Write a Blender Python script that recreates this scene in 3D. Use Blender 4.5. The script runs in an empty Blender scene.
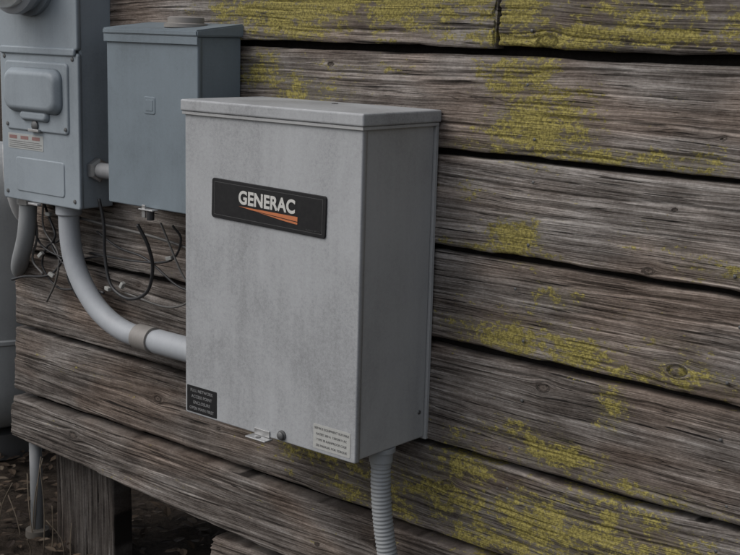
import bpy, bmesh, math, random
import numpy as np
from mathutils import Matrix, Vector
random.seed(4); rng=np.random.RandomState(7)
S=bpy.context.scene
S.view_settings.view_transform='Standard'; S.view_settings.look='None'; S.view_settings.exposure=0

# ------------------------------------------------------------ helpers
def link(o,parent=None):
    S.collection.objects.link(o)
    if parent: o.parent=parent
    return o
def empty(name,parent=None):
    o=bpy.data.objects.new(name,None); o.empty_display_size=.05
    return link(o,parent)
def mesh_obj(name,me,mat,parent=None,smooth=False):
    o=bpy.data.objects.new(name,me)
    if mat: me.materials.append(mat)
    if smooth: me.polygons.foreach_set('use_smooth',[True]*len(me.polygons))
    return link(o,parent)
def bm_obj(name,bm,mat,parent=None,smooth=False):
    me=bpy.data.meshes.new(name); bm.to_mesh(me); bm.free()
    return mesh_obj(name,me,mat,parent,smooth)
def box(name,x0,x1,y0,y1,z0,z1,mat,parent=None,bev=.002,seg=2):
    bm=bmesh.new(); bmesh.ops.create_cube(bm,size=1)
    for v in bm.verts:
        v.co=Vector(((x0+x1)/2+v.co.x*(x1-x0),(y0+y1)/2+v.co.y*(y1-y0),(z0+z1)/2+v.co.z*(z1-z0)))
    if bev: bmesh.ops.bevel(bm,geom=bm.edges[:],offset=bev,segments=seg,affect='EDGES',profile=.5)
    return bm_obj(name,bm,mat,parent)
def rrect(name,x0,x1,z0,z1,yb,yf,r,mat,parent=None,bev=.002,n=8,taper=0):
    """rounded rectangle plate in the XZ plane, extruded from yb (back) to yf (front)"""
    bm=bmesh.new(); pts=[]
    for cx,cz,a0 in ((x1-r,z1-r,0),(x0+r,z1-r,90),(x0+r,z0+r,180),(x1-r,z0+r,270)):
        for i in range(n+1):
            a=math.radians(a0+90*i/n); pts.append((cx+r*math.cos(a),cz+r*math.sin(a)))
    cx,cz=(x0+x1)/2,(z0+z1)/2
    def ring(y,ins):
        out=[]
        for x,z in pts:
            fx=1-ins/((x1-x0)/2); fz=1-ins/((z1-z0)/2)
            out.append(bm.verts.new((cx+(x-cx)*fx,y,cz+(z-cz)*fz)))
        return out
    d=abs(yf-yb); rs=[ring(yb,0)]
    k=5
    for i in range(k+1):
        a=math.pi/2*i/k; b=min(bev,d)
        rs.append(ring(yf+b*(1-math.sin(a)),taper*(1 if i else .6)+b*(1-math.cos(a))))
    m=len(pts)
    for a,b in zip(rs[:-1],rs[1:]):
        for i in range(m): bm.faces.new((a[i],a[(i+1)%m],b[(i+1)%m],b[i]))
    bm.faces.new(rs[-1]); bm.faces.new(rs[0][::-1])
    bmesh.ops.recalc_face_normals(bm,faces=bm.faces[:])
    o=bm_obj(name,bm,mat,parent); 
    for p in o.data.polygons: p.use_smooth=len(p.vertices)==4
    return o
def catmull(P,n=10):
    P=np.array(P,float); Q=np.vstack([2*P[0]-P[1],P,2*P[-1]-P[-2]]); out=[]
    for i in range(1,len(Q)-2):
        for t in np.linspace(0,1,n,endpoint=False):
            a,b,c,d=Q[i-1:i+3]
            out.append(.5*((2*b)+(-a+c)*t+(2*a-5*b+4*c-d)*t*t+(-a+3*b-3*c+d)*t**3))
    out.append(P[-1]); return np.array(out)
def tube(name,P,r,mat,parent=None,n=10,seg=14,rf=None,spline=True):
    C=catmull(P,n) if spline else np.array(P,float)
    if rf is not None:
        L=np.concatenate([[0],np.cumsum(np.linalg.norm(np.diff(C,axis=0),axis=1))])
        t=np.linspace(0,L[-1],int(L[-1]/.0016)); C=np.stack([np.interp(t,L,C[:,k]) for k in range(3)],1); R=rf(t)
    else: R=np.full(len(C),r) if np.isscalar(r) else np.array(r)
    T=np.gradient(C,axis=0); T/=np.linalg.norm(T,axis=1)[:,None]
    u=np.cross(T[0],[.3,.9,.2]); u/=np.linalg.norm(u); V=[]
    for i in range(len(C)):
        u=u-T[i]*(u@T[i]); u/=np.linalg.norm(u); w=np.cross(T[i],u)
        for k in range(seg):
            a=2*math.pi*k/seg; V.append(C[i]+R[i]*(math.cos(a)*u+math.sin(a)*w))
    F=[]
    for i in range(len(C)-1):
        for k in range(seg):
            F.append((i*seg+k,i*seg+(k+1)%seg,(i+1)*seg+(k+1)%seg,(i+1)*seg+k))
    F.append(tuple(range(seg))[::-1]); F.append(tuple((len(C)-1)*seg+k for k in range(seg)))
    me=bpy.data.meshes.new(name); me.from_pydata([tuple(v) for v in V],[],F); me.update()
    return mesh_obj(name,me,mat,parent,True)
def lathe(name,prof,c,axis,mat,parent=None,seg=40):
    """prof: list of (radius, height along axis)"""
    A=Vector(axis).normalized(); q=Vector((0,0,1)).rotation_difference(A)
    V=[];F=[]
    for r,h in prof:
        for k in range(seg):
            a=2*math.pi*k/seg; V.append(tuple(Vector(c)+q@Vector((r*math.cos(a),r*math.sin(a),h))))
    for i in range(len(prof)-1):
        for k in range(seg): F.append((i*seg+k,i*seg+(k+1)%seg,(i+1)*seg+(k+1)%seg,(i+1)*seg+k))
    F.append(tuple(range(seg))[::-1]); F.append(tuple((len(prof)-1)*seg+k for k in range(seg)))
    me=bpy.data.meshes.new(name); me.from_pydata(V,[],F); me.update()
    o=mesh_obj(name,me,mat,parent,True)
    o.data.set_sharp_from_angle(angle=math.radians(35)); return o
_T=rng.rand(256,256)
def vn(x,y,s=0):
    x=np.asarray(x,float)+s*17.3; y=np.asarray(y,float)+s*31.7
    xi=np.floor(x).astype(int); yi=np.floor(y).astype(int); fx=x-xi; fy=y-yi
    fx=fx*fx*(3-2*fx); fy=fy*fy*(3-2*fy)
    g=lambda a,b:_T[a&255,b&255]
    return (g(xi,yi)*(1-fx)+g(xi+1,yi)*fx)*(1-fy)+(g(xi,yi+1)*(1-fx)+g(xi+1,yi+1)*fx)*fy
def fbm(x,y,s=0,o=4):
    r=0;a=.5;
    for i in range(o): r=r+a*vn(x*2**i,y*2**i,s+i*3); a*=.5
    return r/(1-.5**o)

# ------------------------------------------------------------ node DSL
class M:
    def __init__(s,name):
        s.m=bpy.data.materials.new(name); s.m.use_nodes=True; s.t=s.m.node_tree; s.N=s.t.nodes
        s.b=s.N['Principled BSDF']; s.o=s.N['Material Output']
    def n(s,typ,**k):
        x=s.N.new(typ)
        for a,b in k.items(): setattr(x,a,b)
        return x
    def set(s,sock,v):
        if hasattr(v,'is_output') : s.t.links.new(v,sock)
        else:
            if isinstance(v,tuple) and len(v)==3 and len(sock.default_value)==4: v=v+(1,)
            sock.default_value=v
    def math(s,op,a,b=0.,c=None,clamp=False):
        x=s.n('ShaderNodeMath',operation=op,use_clamp=clamp); s.set(x.inputs[0],a); s.set(x.inputs[1],b)
        if c is not None: s.set(x.inputs[2],c)
        return x.outputs[0]
    def comb(s,x,y,z):
        c=s.n('ShaderNodeCombineXYZ'); s.set(c.inputs[0],x);s.set(c.inputs[1],y);s.set(c.inputs[2],z); return c.outputs[0]
    def sep(s,v):
        c=s.n('ShaderNodeSeparateXYZ'); s.set(c.inputs[0],v); return c.outputs
    def noise(s,v,scale=1.,detail=4.,rough=.55,dist=0.):
        x=s.n('ShaderNodeTexNoise'); s.set(x.inputs['Vector'],v); s.set(x.inputs['Scale'],float(scale)); s.set(x.inputs['Detail'],float(detail)); s.set(x.inputs['Roughness'],rough); s.set(x.inputs['Distortion'],float(dist)); return x.outputs['Fac']
    def obj(s): return s.n('ShaderNodeTexCoord').outputs['Object']
    def scale(s,v,k):
        x=s.n('ShaderNodeVectorMath',operation='MULTIPLY'); s.set(x.inputs[0],v); x.inputs[1].default_value=k; return x.outputs[0]
    def ramp(s,f,stops):
        x=s.n('ShaderNodeValToRGB'); e=x.color_ramp.elements
        while len(e)<len(stops): e.new(.5)
        for i,(p,c) in enumerate(stops):
            e[i].position=p; e[i].color=(tuple(c)+(1,)) if not np.isscalar(c) else (c,c,c,1)
        s.set(x.inputs[0],f); return x.outputs[0]
    def ss(s,f,a,b,lo=0.,hi=1.):
        x=s.n('ShaderNodeMapRange',interpolation_type='SMOOTHSTEP'); s.set(x.inputs[0],f); x.inputs[1].default_value=a;x.inputs[2].default_value=b;x.inputs[3].default_value=lo;x.inputs[4].default_value=hi; return x.outputs[0]
    def mix(s,f,a,b,mode='MIX'):
        x=s.n('ShaderNodeMix',data_type='RGBA',blend_type=mode); s.set(x.inputs[0],f); s.set(x.inputs[6],a); s.set(x.inputs[7],b); return x.outputs[2]
    def bump(s,h,strength=.5,dist=.002,normal=None):
        x=s.n('ShaderNodeBump'); s.set(x.inputs['Height'],h); x.inputs['Strength'].default_value=strength; x.inputs['Distance'].default_value=dist
        if normal is not None: s.set(x.inputs['Normal'],normal)
        return x.outputs[0]
    def fin(s,color,rough=.6,normal=None,metal=0.,spec=.5):
        s.set(s.b.inputs['Base Color'],color); s.set(s.b.inputs['Roughness'],rough); s.set(s.b.inputs['Metallic'],metal); s.set(s.b.inputs['Specular IOR Level'],spec)
        if normal is not None: s.set(s.b.inputs['Normal'],normal)
        return s.m

def wood_mat(name,bright=1.,lich=True):
    m=M(name)
    a=m.n('ShaderNodeAttribute',attribute_name='gr').outputs['Vector']; gx,gp,gs=m.sep(a)
    aux=m.n('ShaderNodeAttribute',attribute_name='aux').outputs['Vector']; kn,li,tint=m.sep(aux)
    ob=m.obj()
    v1=m.comb(m.math('MULTIPLY',gx,2.4),m.math('MULTIPLY',gp,95.),gs)
    v2=m.comb(m.math('MULTIPLY',gx,9.),m.math('MULTIPLY',gp,520.),gs)
    v3=m.comb(m.math('MULTIPLY',gx,4.2),m.math('MULTIPLY',gp,170.),m.math('ADD',gs,7.3))
    v4=m.comb(m.math('MULTIPLY',gx,1.1),m.math('MULTIPLY',gp,46.),m.math('ADD',gs,3.7))
    g1=m.noise(v1,1,4,.62); g2=m.noise(v2,1,2,.6); g3=m.noise(v3,1,2,.55)
    # growth-ring contours: thin crisp dark lines that follow the figure
    r0=m.noise(v4,1,1,.5); r1=m.math('ABSOLUTE',m.math('SINE',m.math('MULTIPLY',r0,46.)))
    rl=m.ss(r1,0.,.34,1.,0.); rl=m.math('MULTIPLY',rl,m.ss(g1,.40,.60,1.,.25))
    big=m.noise(m.scale(ob,(2.2,2,7.)),1,2,.6,.4)
    big2=m.noise(m.scale(ob,(8,8,14.)),1,4,.7)
    iso=m.noise(m.scale(ob,(150,150,260)),1,2,.7)
    f=m.math('ADD',m.math('MULTIPLY',g1,.50),m.math('MULTIPLY',g2,.34))
    f=m.math('ADD',f,m.math('MULTIPLY',iso,.16))
    f=m.math('ADD',f,m.math('MULTIPLY',m.math('SUBTRACT',big2,.5),.30))
    f=m.math('ADD',f,m.math('MULTIPLY',m.math('SUBTRACT',tint,.5),.09))
    b=bright
    col=m.ramp(f,[(.33,(.030*b,.024*b,.0205*b)),(.43,(.085*b,.072*b,.0635*b)),(.53,(.162*b,.144*b,.131*b)),(.66,(.35*b,.324*b,.302*b))])
    col=m.mix(m.ss(big,.40,.66,0.,.55),col,m.mix(1.,col,(1.02,.82,.68),'MULTIPLY'))
    col=m.mix(m.math('MULTIPLY',rl,.64),col,m.mix(1.,col,(.22,.19,.17),'MULTIPLY'))
    crack=m.ss(g3,.325,.355,1.,0.)
    col=m.mix(m.math('MULTIPLY',crack,.9),col,(.010,.008,.007))
    ring=m.math('SINE',m.math('MULTIPLY',gp,900.))
    kc=m.mix(m.ss(ring,-1.,1.),(.045,.034,.028),(.12,.095,.08))
    col=m.mix(m.math('MULTIPLY',kn,.6),col,kc)
    h=m.math('ADD',m.math('MULTIPLY',g1,.8),m.math('MULTIPLY',g2,.45))
    h=m.math('SUBTRACT',h,m.math('MULTIPLY',crack,.6)); h=m.math('SUBTRACT',h,m.math('MULTIPLY',rl,.22))
    nrm=m.bump(h,.95,.0052)
    if lich:
        l1=m.noise(m.scale(ob,(80,80,115)),1,4,.72,.3); l2=m.noise(m.scale(ob,(17,17,26)),1,4,.65)
        s=m.math('ADD',m.math('MULTIPLY',li,.235),m.math('ADD',m.math('MULTIPLY',l1,.60),m.math('MULTIPLY',l2,.56)))
        s=m.math('ADD',s,m.math('MULTIPLY',m.math('SUBTRACT',g1,.5),.25))
        lm=m.ss(s,.725,.800)
        lc=m.mix(m.ss(m.noise(ob,210,2,.6),.35,.65),(.15,.125,.033),(.355,.305,.085))
        film=m.math('MULTIPLY',m.ss(s,.60,.76,0.,.45),m.ss(li,.1,.8))
        col=m.mix(film,col,(.125,.112,.058))
        col=m.mix(m.math('MULTIPLY',lm,.86),col,lc)
    return m.fin(col,.9,nrm,spec=.2)
WOOD=wood_mat('weathered_wood',1.02)
DARKWOOD=wood_mat('dark_wood',.5,False)

def paint_mat(name,c,dirt=.5,rough=.55,speck=1.,metal=0.,streak=.5):
    m=M(name); ob=m.obj()
    big=m.noise(m.scale(ob,(5,5,3.5)),1,5,.65,.5); st=m.noise(m.scale(ob,(60,60,3.)),1,3,.6); sp=m.noise(ob,420,2,.7); sp2=m.noise(ob,140,4,.75)
    f=m.math('ADD',m.math('MULTIPLY',big,.5),m.math('ADD',m.math('MULTIPLY',st,.22*streak),m.math('ADD',m.math('MULTIPLY',sp,.16*speck),m.math('MULTIPLY',sp2,.22*speck))))
    d=tuple(x*(1-.55*dirt) for x in c); l=tuple(min(1,x*(1+.28*dirt)) for x in c)
    mid=.25+.11*streak+.19*speck
    col=m.ramp(f,[(max(0,mid-.13),d),(mid,c),(mid+.12,l)])
    g=m.noise(ob,75,5,.8); col=m.mix(m.ss(g,.62,.74,0.,.6*dirt),col,tuple(x*.3 for x in c))
    r=m.ss(big,.3,.7,rough-.06,rough+.12)
    return m.fin(col,r,m.bump(sp2,.12,.0006),metal,.4)
GREY=paint_mat('weathered_grey_enamel',(.325,.332,.340),.55,.55,1.3,0.,.6)
GREYSIDE=paint_mat('grey_enamel_side',(.345,.347,.345),.36,.55,1.)
BLUE=paint_mat('blue_grey_paint',(.150,.182,.206),.42,.5,.9)
METER=paint_mat('meter_grey_paint',(.245,.278,.305),.38,.5,.8)
PVC=paint_mat('grey_pvc',(.32,.335,.355),.36,.5,.5)
PVCD=paint_mat('grey_pvc_dirty',(.20,.205,.21),.45,.6,.6)
PVC2=paint_mat('coupling_dirty_pvc',(.22,.205,.19),.4,.5,.6)
FLEX=paint_mat('flex_conduit_grey',(.26,.27,.275),.3,.5,.5)
STEEL=paint_mat('zinc_steel',(.42,.42,.42),.4,.35,.8,.8)
DSTEEL=paint_mat('dark_bolt',(.12,.12,.12),.5,.5,.8,.5)
TANK=paint_mat('tank_paint',(.30,.31,.31),.5,.6,.6)
CONC=paint_mat('concrete',(.07,.062,.052),.6,.9,1.)
def flat(name,c,rough=.5,spec=.5):
    m=M(name); ob=m.obj(); n=m.noise(ob,90,4,.7); col=m.mix(m.ss(n,.35,.7,0,.35),c,tuple(x*.6+.02 for x in c)); return m.fin(col,rough,None,0.,spec)
BLACK=flat('black_badge',(.010,.010,.011),.5,.3); WHITE=flat('white_print',(.55,.54,.51)); ORANGE=flat('orange_print',(.50,.16,.06))
WIRE=flat('black_wire',(.018,.018,.020),.5); CLIP=flat('white_clip',(.36,.36,.34),.5); LABELW=flat('pale_label',(.36,.37,.36),.5); RED=flat('red_print',(.24,.13,.12))
GWIRE=flat('grey_wire',(.10,.095,.09),.5); PIPEW=flat('white_pipe',(.40,.40,.40),.5)
DARK=flat('black_void_shade',(.012,.010,.009),1.,.05)  # near-black colour stands in for shade behind plank gaps and under the floor
gm=M('meter_glass'); gm.b.inputs['Transmission Weight'].default_value=.9; GLASS=gm.fin((.85,.88,.9),.05,None,0.,.5)

# ------------------------------------------------------------ planks
LICH=[(-.30,.55,.13,.05,.95),(-.17,.545,.14,.05,1.2),(-.02,.58,.16,.04,1.2),(.14,.57,.14,.05,1.1),(.30,.59,.12,.03,.95),(.42,.56,.09,.05,1.),(.47,.505,.14,.018,1.2),(.66,.52,.16,.018,1.1),(.69,.555,.16,.03,.8),(.9,.54,.15,.04,.7),
 (.44,.44,.07,.035,1.),(.49,.34,.09,.05,1.3),(.62,.30,.14,.015,.9),(.40,.42,.06,.03,.8),(.53,.40,.09,.03,.7),(.40,.295,.14,.014,.8),(-.17,.37,.08,.05,.8),(-.26,.42,.07,.04,.9),(-.08,.38,.10,.03,.7),(.0,.44,.2,.02,.4),
 (.45,.12,.05,.035,1.3),(.42,.095,.14,.012,.8),(.80,.30,.12,.02,.7),(.35,.2,.06,.03,.4),(.56,.02,.06,.02,.7),(.44,-.08,.06,.03,1.2),(.50,-.04,.10,.03,.55),(.60,-.08,.07,.03,1.15),(.74,-.10,.14,.014,.9),(.84,-.08,.09,.025,.8),(.78,-.03,.07,.02,.5),(.33,-.08,.07,.03,.7),
 (.68,-.17,.03,.04,.9),(.57,-.29,.09,.03,1.05),(.48,-.27,.10,.03,.7),(.35,-.38,.09,.06,.85),(.30,-.45,.10,.05,.85),(.55,-.45,.16,.06,1.),(.70,-.42,.14,.06,.9),(.42,-.50,.12,.04,.95),(.85,-.45,.1,.06,.9),(-.05,-.43,.14,.04,.9),(-.2,-.42,.12,.03,.8),(.1,-.50,.15,.03,.85),(.15,-.45,.1,.04,.8),(.75,-.32,.16,.016,.8),
 (-.9,-.42,.15,.02,.3),(.9,.12,.12,.02,.6),(.75,.16,.1,.04,.3),(1.2,.5,.2,.04,.9),(1.4,.1,.2,.03,.8),(1.3,-.3,.2,.04,.8),(-.5,.7,.3,.05,.9),(.4,.75,.4,.05,.8)]
KN=[(.50,.505,.012),(.81,-.075,.010),(.53,-.165,.008),(.74,.10,.006),(.31,-.42,.008),(-.62,-.43,.008),(-.95,-.60,.009),(.15,-.60,.008),(.72,-.36,.006),(.05,.62,.012),(1.3,.2,.012),(1.5,-.2,.010)]
def plank(name,x0,x1,z0,z1,yf,mat,parent,seed,thick=.03,tilt=.008,z0l=None,ends=.012,dx=.0035,dz=.0024,g=.005,lean=0.):
    nx=int((x1-x0)/dx)+1; h=z1-z0; nz=int(h/dz)+1
    xs=np.linspace(x0,x1,nx); t=np.linspace(0,1,nz)
    eb=[(0,1.),(0,.6),(0,.25),(0,.08)]
    T=np.concatenate([[e[0] for e in eb],t,[1]*4]); B=np.concatenate([[e[1] for e in eb],np.zeros(nz),[.08,.25,.6,1.]])
    X,TT=np.meshgrid(xs,T); _,BB=np.meshgrid(xs,B)
    top=z1-g+.005*(fbm(xs*3,xs*0,seed)-.5)*2+.004*(fbm(xs*14,xs*0,seed+5)-.5)
    bot=z0+g+.007*(fbm(xs*2.5,xs*0,seed+9)-.5)*2+.006*(fbm(xs*18,xs*0,seed+3)-.5)
    if z0l is not None: bot=bot+np.interp(xs,z0l[0],z0l[1])
    Z=bot[None,:]*(1-TT)+top[None,:]*TT
    psi=Z-z0+.024*(fbm(X*.9,Z*6,seed+11,2)-.5)*2+.0065*(fbm(X*4,Z*18,seed+13,3)-.5)+X*rng.uniform(-.012,.012)
    cx_=rng.uniform(x0,x1); psi=psi+rng.uniform(-.025,.025)*np.exp(-((X-cx_)/.35)**2)
    kn=np.zeros_like(X)
    ks=[k for k in KN if z0-.01<k[1]<z1+.01]
    for i in range(int((x1-x0)*.8)):
        ks.append((rng.uniform(x0,x1),rng.uniform(z0+.02,z1-.02),rng.uniform(.002,.005)))
    for kx,kz,R in ks:
        dX=(X-kx)/1.8; dZ=Z-kz; r2=dX**2+dZ**2; r=np.sqrt(r2)+1e-6
        fall=np.exp(-r/(R*6))
        psi=psi-dZ*np.minimum(1,(R*1.3)**2/np.maximum(r2,1e-8))*fall
        m=np.clip((R*1.12-r)/(R*.35),0,1); m=m*m*(3-2*m)
        psi=psi*(1-m)+m*(r*1.3+.2); kn=np.maximum(kn,m)
    ridge=fbm(X*5,psi*170,seed+21,3)-.5; broad=fbm(X*1.5,Z*8,seed+23,3)-.5
    Y=yf-tilt*(1-TT)+tilt*.5 + .0028*-ridge*(1-BB) - .005*broad
    deep=fbm(X*3.5,psi*150,seed+31,2); Y=Y+.004*np.clip((.34-deep)/.08,0,1)
    e=np.minimum((Z-bot[None,:]),(top[None,:]-Z)); Y=Y+.006*np.exp(-np.maximum(e,0)/.0035)
    Y=Y+BB*thick+lean*(X-x0)
    Y=Y+kn*.001
    dl=ends*(fbm(Z*60,Z*0,seed+41,3)-.3)*1.6; w=np.clip(1-(X-x0)/.06,0,1); wr=np.clip(1-(x1-X)/.06,0,1)
    XX=X+w*dl-wr*dl
    li=np.zeros_like(X)
    for lx,lz,sx,sz,s in LICH: li=np.maximum(li,s*np.exp(-.5*(((X-lx)/sx)**2+((Z-lz)/sz)**2)))
    V=np.stack([XX,Y,Z],-1).reshape(-1,3); R_,C_=X.shape
    i=np.arange(R_-1)[:,None]*C_+np.arange(C_-1)[None,:]
    F=np.stack([i,i+1,i+C_+1,i+C_],-1).reshape(-1,4)
    me=bpy.data.meshes.new(name); nv=len(V)
    lc=[r*C_ for r in range(R_)]; rc=[r*C_+C_-1 for r in range(R_)]
    nf=len(F)
    loops=np.concatenate([F.reshape(-1),np.array(lc),np.array(rc[::-1])])
    me.vertices.add(nv); me.vertices.foreach_set('co',V.reshape(-1))
    me.loops.add(len(loops)); me.loops.foreach_set('vertex_index',loops)
    me.polygons.add(nf+2); st=np.concatenate([np.arange(nf)*4,[nf*4,nf*4+R_]])
    me.polygons.foreach_set('loop_start',st)
    me.update(calc_edges=True); me.validate()
    a=me.attributes.new('gr','FLOAT_VECTOR','POINT'); a.data.foreach_set('vector',np.stack([X,psi,np.full_like(X,seed*3.1)],-1).reshape(-1))
    a=me.attributes.new('aux','FLOAT_VECTOR','POINT'); tn=rng.rand(); a.data.foreach_set('vector',np.stack([kn,li,np.full_like(X,tn)],-1).reshape(-1))
    sm=np.ones(len(me.polygons),bool); sm[-2:]=False
    me.polygons.foreach_set('use_smooth',sm)
    return mesh_obj(name,me,mat,parent)

HOUSE=empty('wooden_building')
ZL=[1.48,1.28,1.08,.88,.68,.4796,.2776,.0806,-.1211,-.3423,-.540]
xe=1.9; k=0
for i in range(len(ZL)-1):
    z1,z0=ZL[i],ZL[i+1]
    vis=z0<.7
    d=dict(dx=.0035,dz=.0024) if vis else dict(dx=.008,dz=.006)
    yo=[0,0,0,0,-.004,.002,0,.003,-.002,-.006][i]
    xl=-1.235+rng.uniform(-.012,.012)
    if abs(z1-.68)<.01:
        plank('plank_%d'%i,xl,.383,z0+.002,z1,yo,WOOD,HOUSE,i+1,**d); plank('plank_%db'%i,.389,xe,z0+.007,z1,yo+.003,WOOD,HOUSE,i+31,**d)
    else:
        plank('plank_%d'%i,xl,xe,z0,z1,yo,WOOD,HOUSE,i+1,g=[.005,.006,.004,.006,.006,.0070,.0065,.0078,.0072,.007][i],**d)
plank('skirt_board',-1.245,xe,-.735,-.545,-.028,WOOD,HOUSE,17,thick=.045,tilt=.006,z0l=([-1.24,-1.1,-.45,.2],[.065,.062,.032,.006]),ends=.02)
plank('lower_board',-.435,xe,-.95,-.745,.0,WOOD,HOUSE,19,thick=.04,ends=.03)
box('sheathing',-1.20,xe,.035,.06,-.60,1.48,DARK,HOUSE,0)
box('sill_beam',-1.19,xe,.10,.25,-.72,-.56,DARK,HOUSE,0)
box('crawl_back',-1.19,xe,1.2,1.25,-1.0,-.5,DARK,HOUSE,0)  # far backing added in shade black so the crawl opening reads dark
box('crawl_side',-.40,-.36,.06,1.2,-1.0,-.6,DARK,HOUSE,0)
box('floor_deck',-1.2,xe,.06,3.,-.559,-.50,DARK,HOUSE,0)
for i in range(10):
    z1,z0=ZL[i],ZL[i+1]
    o=plank('return_plank_%d'%i,0,3.0,z0,z1,0,WOOD,HOUSE,50+i,dx=.02,dz=.012)
    o.rotation_euler=(0,0,math.radians(-90)); o.location=(-1.20,3.04,0)
bm=bmesh.new()
for z0 in (.4796,.2776,.0806,-.1211,-.3423,-.54):
    for xn in (-.96,-.35,.47,.92,1.5):
        for dz in (.035,.15):
            x=xn+rng.uniform(-.015,.015); z=z0+dz+rng.uniform(-.01,.01)
            bmesh.ops.create_uvsphere(bm,u_segments=8,v_segments=5,radius=.0035,matrix=Matrix.Translation((x,-.0035,z))@Matrix.Diagonal((1,.5,1,1)))
bm_obj('nail_heads',bm,DSTEEL,HOUSE)
o=plank('post_front',-.36,.0,-1.12,-.85,0,DARKWOOD,HOUSE,61,thick=.06,tilt=0,ends=.0)
o.matrix_local=Matrix(((0,0,1,0),(0,1,0,.03),(1,0,0,-.64),(0,0,0,1)))

# ------------------------------------------------------------ main enclosure
E=empty('electrical_enclosure'); W=.502; D=.237; hw=W/2
box('body',-hw+.003,hw-.003,-D+.012,-.012,-.328,.335,GREYSIDE,E,.003)
box('back_flange',-hw-.002,hw+.002,-.011,-.002,-.333,.338,GREYSIDE,E,.001)
rrect('door',-hw,hw,-.332,.334,-D+.014,-D,.004,GREY,E,.003)
box('lid',-hw-.007,hw+.007,-D-.008,0,.337,.362,GREY,E,.004,3)
box('lid_drip_lip',-hw-.004,hw+.004,-D-.005,-.004,.330,.3365,GREYSIDE,E,.001)
lathe('lid_plug',[(.007,0),(.007,.002),(.0001,.003)],(.02,-.06,.361),(0,0,1),DSTEEL,E,16)
B=empty('badge',E)
rrect('badge_plate',-.163,.163,-.042,.042,0,-.0035,.006,BLACK,B,.001)
def frame(name,w,h,t,y,mat,par):
    for nm,a in (('t',(-w,w,h-t,h)),('b',(-w,w,-h,-h+t)),('l',(-w,-w+t,-h+t,h-t)),('r',(w-t,w,-h+t,h-t))):
        box(name+nm,a[0],a[1],y-.0003,y,a[2],a[3],mat,par,0)
BORD=flat('badge_border',(.06,.06,.06))
frame('border_',.155,.035,.0010,-.0036,BORD,B)
def text(name,s,size,x,y,z,mat,par,off=0.,align='CENTER',sx=1.,space=1.):
    c=bpy.data.curves.new(name,'FONT'); c.body=s; c.size=size; c.extrude=.0003; c.offset=off; c.align_x=align; c.align_y='CENTER'; c.space_character=space
    c.materials.append(mat); o=bpy.data.objects.new(name,c); link(o,par); o.rotation_euler=(math.pi/2,0,0); o.location=(x,y,z); o.scale=(sx,1,1); return o
text('lettering','GENERAC',.038,.000,-.0042,.009,WHITE,B,.0013,sx=.93,space=1.03)
def poly(name,pts,y,mat,par):
    me=bpy.data.meshes.new(name); me.from_pydata([(a,y,b) for a,b in pts],[],[tuple(range(len(pts)))]); me.update(); return mesh_obj(name,me,mat,par)
poly('orange_sweep',[(-.080,-.0085),(.088,-.0085),(.088,-.024),(.055,-.022),(-.02,-.0145)],-.0040,ORANGE,B)
poly('sweep_gap',[(-.085,-.0105),(.02,-.0145),(.089,-.018),(.089,-.0195),(.02,-.016)],-.0043,BLACK,B)
text('small_print','TRANSFER SWITCH',.0045,.150,-.0040,-.031,BORD,B,align='RIGHT')
B.location=(0,-D,.157); B.rotation_euler=(0,math.radians(1.3),0)
Lb=empty('warning_label',E)
rrect('label_plate',-.048,.048,-.030,.030,0,-.0008,.002,BLACK,Lb,.0002)
DIML=flat('dim_print',(.22,.22,.22))
for i,s in enumerate(['FULL NETWORK','ACCESS POINT','ENCLOSURE','OPEN MAIN FIRST']):
    text('line_%d'%i,s,.0098,0,-.0010,.020-.0135*i,DIML,Lb)
Lb.location=(-.197,-D,-.297)
Lw=empty('rating_label',E)
rrect('label_plate',-.050,.050,-.026,.026,0,-.0008,.002,flat('silver_label',(.40,.40,.38)),Lw,.0002)
TXT=flat('print_grey',(.12,.12,.12))
for i,s in enumerate(['SERVICE EQUIPMENT SUITABLE','RATED 200 A  120/240 V AC','TYPE 3R RAINPROOF CASE','SEE MANUAL FOR TORQUE']):
    text('line_%d'%i,s,.0068,0,-.0010,.018-.012*i,TXT,Lw)
Lw.location=(.188,-D,-.297)
box('hasp_tab',-.037,.022,-D-.024,-D+.002,-.3365,-.3330,STEEL,E,.0012)
box('hasp_plate',-.030,.015,-D-.003,-D+.001,-.3325,-.318,STEEL,E,.001)
lathe('hasp_hole',[(.006,0),(.006,.0006)],(-.008,-D-.013,-.3329),(0,0,1),DSTEEL,E,16)
lathe('door_bolt',[(.011,0),(.011,.003),(.0085,.0035),(.0085,.008),(.006,.010),(.0001,.0105)],(.05,-D,-.318),(0,-1,0),DSTEEL,E,20)
lathe('side_screw',[(.005,0),(.004,.002),(.0001,.003)],(hw-.003,-.03,-.27),(1,0,0),DSTEEL,E,12)

F=empty('flexible_conduit')
rf=lambda t:.0208+.0010*np.sin(2*math.pi*t/.0085)
tube('corrugated_hose',[(.222,-.12,-.345),(.224,-.12,-.42),(.232,-.118,-.50),(.248,-.112,-.60),(.262,-.10,-.72),(.272,-.08,-.98)],.02,FLEX,F,20,24,rf)
lathe('connector',[(.030,0),(.030,.010),(.025,.012),(.025,.032),(.0225,.034),(.0225,.04)],(.222,-.12,-.3285),(0,0,-1),FLEX,F,24)

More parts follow.
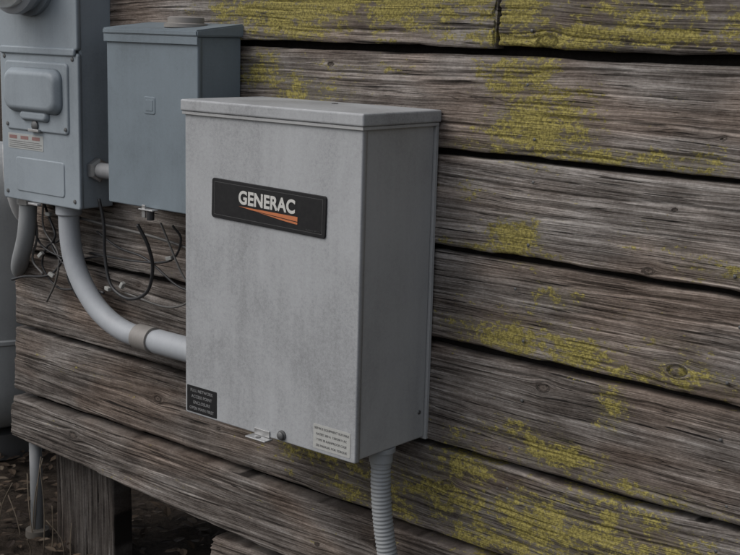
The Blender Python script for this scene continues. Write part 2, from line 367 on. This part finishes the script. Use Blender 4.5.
# ------------------------------------------------------------ disconnect box
Q=empty('disconnect_box')
box('case',-.632,-.323,-.128,-.003,.098,.492,BLUE,Q,.003)
rrect('cover',-.637,-.318,.092,.492,-.127,-.140,.004,BLUE,Q,.003)
bm=bmesh.new()
pr=[(-.148,.492),(-.148,.506),(-.001,.522),(-.001,.4925)]
vs=[[bm.verts.new((x,y,z)) for y,z in pr] for x in (-.643,-.312)]
bm.faces.new(vs[0]); bm.faces.new(vs[1][::-1])
for i in range(4): bm.faces.new((vs[0][i],vs[1][i],vs[1][(i+1)%4],vs[0][(i+1)%4]))
bmesh.ops.recalc_face_normals(bm,faces=bm.faces[:]); bmesh.ops.bevel(bm,geom=bm.edges[:],offset=.003,segments=2,affect='EDGES')
bm_obj('rain_lid',bm,BLUE,Q)
box('lid_lip',-.641,-.314,-.1455,-.1415,.474,.4915,BLUE,Q,.001)
lathe('top_hub',[(.050,0),(.050,.008),(.042,.010),(.042,.022),(.036,.025),(.0001,.026)],(-.43,-.075,.511),(0,0,1),PVC2,Q,32)
rrect('embossed_mark',-.502,-.462,.312,.352,-.1398,-.1415,.005,BLUE,Q,.0015)
rrect('embossed_inner',-.495,-.469,.319,.345,-.1414,-.1425,.003,BLUE,Q,.001)
box('hasp',-.505,-.455,-.158,-.139,.088,.0915,STEEL,Q,.001)
lathe('padlock_seal',[(.009,0),(.009,.02),(.0001,.021)],(-.47,-.15,.087),(0,0,-1),WIRE,Q,16)
box('seal_loop',-.50,-.488,-.152,-.148,.070,.10,STEEL,Q,.001)
lathe('nipple_pipe',[(.020,0),(.020,.15)],(-.790,-.060,.150),(1,0,0),PVCD,Q,24)
lathe('nipple_nut',[(.030,0),(.030,.018),(.024,.022)],(-.790,-.060,.150),(1,0,0),STEEL,Q,6)
lathe('nipple_nut_b',[(.030,0),(.030,.018)],(-.655,-.060,.150),(1,0,0),STEEL,Q,6)

# ------------------------------------------------------------ meter box
Mt=empty('electric_meter_box')
x0,x1=-1.118,-.792
box('case',x0,x1,-.100,-.003,.052,.90,METER,Mt,.004)
rrect('lower_cover',x0-.003,x1+.003,.050,.440,-.099,-.110,.008,METER,Mt,.004)
rrect('upper_cover',x0-.003,x1+.003,.447,.905,-.099,-.112,.008,METER,Mt,.004)
rrect('cover_ridge',x0+.004,x1-.004,.433,.452,-.109,-.117,.006,METER,Mt,.004)
rrect('recess_frame',-1.094,-.826,.236,.415,-.109,-.1155,.012,METER,Mt,.005)
rrect('raised_hump',-1.080,-.845,.283,.400,-.114,-.138,.030,METER,Mt,.014,taper=.006)
rrect('hump_lower',-1.020,-.900,.262,.292,-.114,-.128,.013,METER,Mt,.008,taper=.003)
lathe('latch_ring',[(.013,0),(.013,.006),(.009,.009),(.0001,.010)],(-.962,-.114,.252),(0,-1,0),DSTEEL,Mt,24)
box('latch_tab',-.985,-.940,-.124,-.1155,.236,.243,STEEL,Mt,.001)
for i,(x,z) in enumerate(((-1.085,.25),(-.835,.25),(-1.10,.07),(-.81,.07),(-1.10,.425),(-.81,.425))):
    lathe('screw_%d'%i,[(.0055,0),(.005,.002),(.0001,.0032)],(x,-.1155 if z==.25 else -.110,z),(0,-1,0),DSTEEL,Mt,14)
rrect('caution_label',-1.092,-.938,.186,.226,-.1095,-.1108,.003,LABELW,Mt,.0003)
for i in range(3): box('caution_red_%d'%i,-1.086+.050*i,-1.052+.050*i,-.1112,-.1109,.212,.221,RED,Mt,0)
for i in range(4): box('caution_txt_%d'%i,-1.086,-.944-.01*(i%2),-.1112,-.1109,.190+.005*i,.1915+.005*i,TXT,Mt,0)
rrect('lower_pressing',-1.06,-.85,.075,.165,-.109,-.1125,.010,METER,Mt,.003)
c=(-.975,-.112,.640)
lathe('meter_socket',[(.112,0),(.112,.012),(.100,.018),(.100,.040)],c,(0,-1,0),METER,Mt,48)
lathe('meter_ring',[(.104,.034),(.108,.038),(.108,.056),(.100,.060),(.092,.060)],c,(0,-1,0),PVC,Mt,48)
lathe('meter_face',[(.086,.055),(.086,.075),(.06,.10),(.0001,.101)],c,(0,-1,0),WHITE,Mt,40)
lathe('meter_glass',[(.093,.058),(.092,.10),(.086,.125),(.07,.138),(.04,.142),(.0001,.143)],c,(0,-1,0),GLASS,Mt,48)
box('bottom_hasp',-.995,-.955,-.122,-.108,.044,.0495,STEEL,Mt,.001)

# ------------------------------------------------------------ rigid conduit
C=empty('pvc_conduit')
P=[(-.902,-.062,.050),(-.900,-.062,-.02),(-.886,-.062,-.09),(-.852,-.062,-.150),(-.795,-.062,-.205),(-.730,-.062,-.238),(-.660,-.062,-.254),(-.58,-.062,-.256),(-.50,-.062,-.256),(-.36,-.062,-.256),(-.249,-.062,-.256)]
tube('pipe',P,.0275,PVC,C,12,28)
lathe('top_adapter',[(.034,0),(.034,.025),(.031,.028)],(-.902,-.062,.050),(0,0,-1),PVC,C,28)
lathe('coupling',[(.0285,0),(.0325,.001),(.0325,.058),(.0285,.060)],(-.625,-.062,-.2555),(1,0,0),PVC2,C,32)
lathe('coupling_b',[(.0285,0),(.031,.001),(.031,.30)],(-.553,-.062,-.256),(1,0,0),PVC,C,32)
C2=empty('service_conduit')
tube('pipe',[(-1.09,-.055,.050),(-1.095,-.055,-.01),(-1.115,-.05,-.07),(-1.16,-.035,-.13),(-1.22,.0,-.17),(-1.30,.06,-.20),(-1.42,.16,-.24)],.024,FLEX,C2,10,20)
lathe('nut',[(.031,0),(.031,.02),(.027,.022)],(-1.09,-.055,.050),(0,0,-1),STEEL,C2,8)
C3=empty('downpipe')
tube('pipe',[(-1.185,-.03,1.4),(-1.185,-.03,.2),(-1.187,-.03,.18),(-1.20,-.02,.08),(-1.23,.02,.0),(-1.27,.08,-.05)],.03,PIPEW,C3,8,20)

# ------------------------------------------------------------ loose wires
def w(u,v,y=-.03): return (-.90+.0039*(u-70)-.010,y,.05-.0023*(v-205)+.00012*(u-70))
WR=empty('loose_wires')
paths=[([(40,196,-.06),(38,225),(45,245),(42,262),(60,285),(80,300),(104,302,-.05)],.0035,WIRE),
([(48,198,-.07),(52,222),(60,240),(55,270),(38,295),(8,303),(-8,310)],.0035,WIRE),
([(104,195,-.06),(107,225,-.055),(106,260,-.05),(112,292,-.05),(130,303,-.05),(148,292,-.05),(157,264,-.06),(159,238,-.08),(155,214,-.10)],.0045,WIRE),
([(72,222,-.03),(110,227,-.03),(150,232,-.03),(186,240,-.03),(215,250)],.004,GWIRE),
([(80,262,-.02),(130,262,-.03),(165,255,-.03),(178,230,-.04),(176,214,-.06)],.003,WIRE),
([(36,205,-.04),(32,240),(48,268),(45,300),(30,330,-.02)],.003,GWIRE),
([(162,214,-.05),(176,260,-.04),(185,290,-.03),(160,308,-.02),(120,300,-.03)],.003,GWIRE),
([(55,205,-.05),(64,250,-.02),(58,290),(66,318,-.02)],.003,WIRE),
([(30,205,-.06),(20,235),(30,262),(62,272),(96,262,-.02)],.003,WIRE),
([(88,236,-.02),(112,250,-.025),(140,258,-.025),(168,282,-.02),(190,286,-.02)],.003,WIRE),
([(62,228,-.025),(48,252,-.025),(34,262,-.025),(26,288,-.02),(44,310,-.02),(70,306,-.02)],.003,WIRE),
([(20,210,-.03),(24,250),(18,280),(30,296)],.0035,GWIRE)]
for i,(pp,r,mt) in enumerate(paths): tube('wire_%d'%i,[w(*q) for q in pp],r,mt,WR,10,8)
for i,(u,v) in enumerate(((40,222),(57,244),(66,262),(42,294),(104,298),(119,291),(166,252),(30,272),(64,284))):
    x,y,z=w(u,v,-.036); o=box('clip_%d'%i,-.009,.009,-.006,.006,-.005,.005,CLIP,WR,.002); o.location=(x,y,z); o.rotation_euler=(0,rng.uniform(-1,1),rng.uniform(-.4,.4))

# ------------------------------------------------------------ left-side things
T=empty('storage_tank')
lathe('shell',[(.02,0),(.16,.01),(.26,.05),(.32,.12),(.34,.20),(.34,.80),(.33,.88),(.27,.95),(.15,.99),(.001,1.0)],(-2.06,.42,-.90),(0,0,1),TANK,T,64)
lathe('seam',[(.342,0),(.346,.004),(.346,.016),(.342,.02)],(-2.06,.42,-.55),(0,0,1),TANK,T,64)
lathe('foot',[(.24,0),(.24,.09)],(-2.06,.42,-.98),(0,0,1),DSTEEL,T,40)
G=empty('ground_pipe')
tube('pipe',[(-1.195,.02,-.60),(-1.195,.02,-1.0)],.018,PVCD,G,2,20,spline=False)
lathe('collar',[(.036,0),(.034,.03),(.022,.035)],(-1.195,.02,-.985),(0,0,1),CONC,G,24)

# ------------------------------------------------------------ ground
m=M('dirt'); ob=m.obj(); n1=m.noise(ob,6,6,.7); n2=m.noise(ob,60,5,.75)
col=m.ramp(m.math('ADD',m.math('MULTIPLY',n1,.5),m.math('MULTIPLY',n2,.5)),[(.35,(.018,.013,.010)),(.5,(.038,.029,.022)),(.68,(.075,.060,.048))])
DIRT=m.fin(col,.95,m.bump(n2,1.,.02),0.,.1)
nx=140; xs=np.concatenate([[-150,-40,-12,-6],np.linspace(-4,2.5,nx),[6,12,40,150]]); ys=np.concatenate([[-150,-40,-12,-5],np.linspace(-2.5,2.5,110),[6,12,40,150]])
X,Y=np.meshgrid(xs,ys); Z=-.98+.03*(fbm(X*2,Y*2,3)-.5)+.02*(fbm(X*12,Y*12,5)-.5)
me=bpy.data.meshes.new('ground'); c_=len(xs); i=(np.arange(len(ys)-1)[:,None]*c_+np.arange(c_-1)).reshape(-1)
me.from_pydata(np.stack([X,Y,Z],-1).reshape(-1,3).tolist(),[],np.stack([i,i+1,i+c_+1,i+c_],-1).tolist()); me.update()
mesh_obj('ground',me,DIRT,None,True)
lm=M('dead_leaves'); rnd=lm.n('ShaderNodeNewGeometry').outputs['Random Per Island']
LEAF=lm.fin(lm.ramp(rnd,[(0,(.018,.012,.009)),(.4,(.040,.027,.018)),(.75,(.070,.050,.034)),(1,(.11,.088,.066))]),.8,None,0.,.2)
V=[];Fc=[]
for i in range(4200):
    x=rng.uniform(-3.4,-.2); y=rng.uniform(-1.3,1.1); s=rng.uniform(.010,.026); a=rng.uniform(0,6.28); t=rng.uniform(-.5,.5); z=-.968+rng.uniform(0,.018)
    ca,sa=math.cos(a),math.sin(a); n0=len(V)
    for px,py,pz in ((-1,0,0),(-.3,.5,.2),(.4,.42,.25),(1,0,.1),(.4,-.42,.2),(-.3,-.5,.15)):
        pz=pz+px*t; V.append((x+s*(px*ca-py*sa),y+s*(px*sa+py*ca),z+s*pz*.7))
    Fc+= [(n0,n0+1,n0+2,n0+3),(n0,n0+3,n0+4,n0+5)]
me=bpy.data.meshes.new('leaf_litter'); me.from_pydata(V,[],Fc); me.update(); mesh_obj('leaf_litter',me,LEAF)
ST=empty('dry_weeds'); STRAW=flat('straw',(.11,.085,.058),.8)
for i in range(16):
    x=rng.uniform(-1.45,-.95); y=rng.uniform(-.12,.02); dx=rng.uniform(-.09,.09); hh=rng.uniform(.08,.28)
    tube('stalk_%d'%i,[(x,y,-.98),(x+dx*.3,y,-.98+hh*.5),(x+dx,y+rng.uniform(-.03,.03),-.98+hh)],.0016,STRAW,ST,4,5)

# ------------------------------------------------------------ light
wd=bpy.data.worlds.new('World'); S.world=wd; wd.use_nodes=True; nt=wd.node_tree
sky=nt.nodes.new('ShaderNodeTexSky'); sky.sky_type='NISHITA'; sky.sun_disc=False; el,az=math.radians(48),math.radians(215)
sky.sun_elevation=el; sky.sun_rotation=az; sky.dust_density=3; sky.air_density=1.
hs=nt.nodes.new('ShaderNodeHueSaturation'); hs.inputs['Saturation'].default_value=.40
nt.links.new(sky.outputs[0],hs.inputs['Color']); nt.links.new(hs.outputs[0],nt.nodes['Background'].inputs[0]); nt.nodes['Background'].inputs[1].default_value=.15
sl=bpy.data.lights.new('overcast_sun','SUN'); sl.energy=1.05; sl.angle=math.radians(45); sl.color=(1,.98,.95)
so=bpy.data.objects.new('overcast_sun',sl); link(so)
d=Vector((math.sin(az)*math.cos(el),math.cos(az)*math.cos(el),math.sin(el)))
so.rotation_euler=d.to_track_quat('Z','Y').to_euler(); so.location=d*5

# ------------------------------------------------------------ camera
yaw,pitch,roll=.6983,.1935,.0263
cy,sy=math.cos(yaw),math.sin(yaw); cp,sp=math.cos(pitch),math.sin(pitch)
fw=Vector((-sy*cp,cy*cp,-sp)); r0=Vector((cy,sy,0)); u0=r0.cross(fw)
r=r0*math.cos(roll)+u0*math.sin(roll); u=-r0*math.sin(roll)+u0*math.cos(roll)
cam=bpy.data.cameras.new('camera'); co=bpy.data.objects.new('camera',cam); link(co)
mt=Matrix((r,u,-fw)).transposed().to_4x4(); mt.translation=Vector((1.8125,-2.0657,.5188)); co.matrix_world=mt
cam.sensor_width=36; cam.lens=1268.6/740*36; cam.clip_end=500; cam.clip_start=.05
cam.dof.use_dof=True; cam.dof.focus_distance=2.75; cam.dof.aperture_fstop=16
S.camera=co
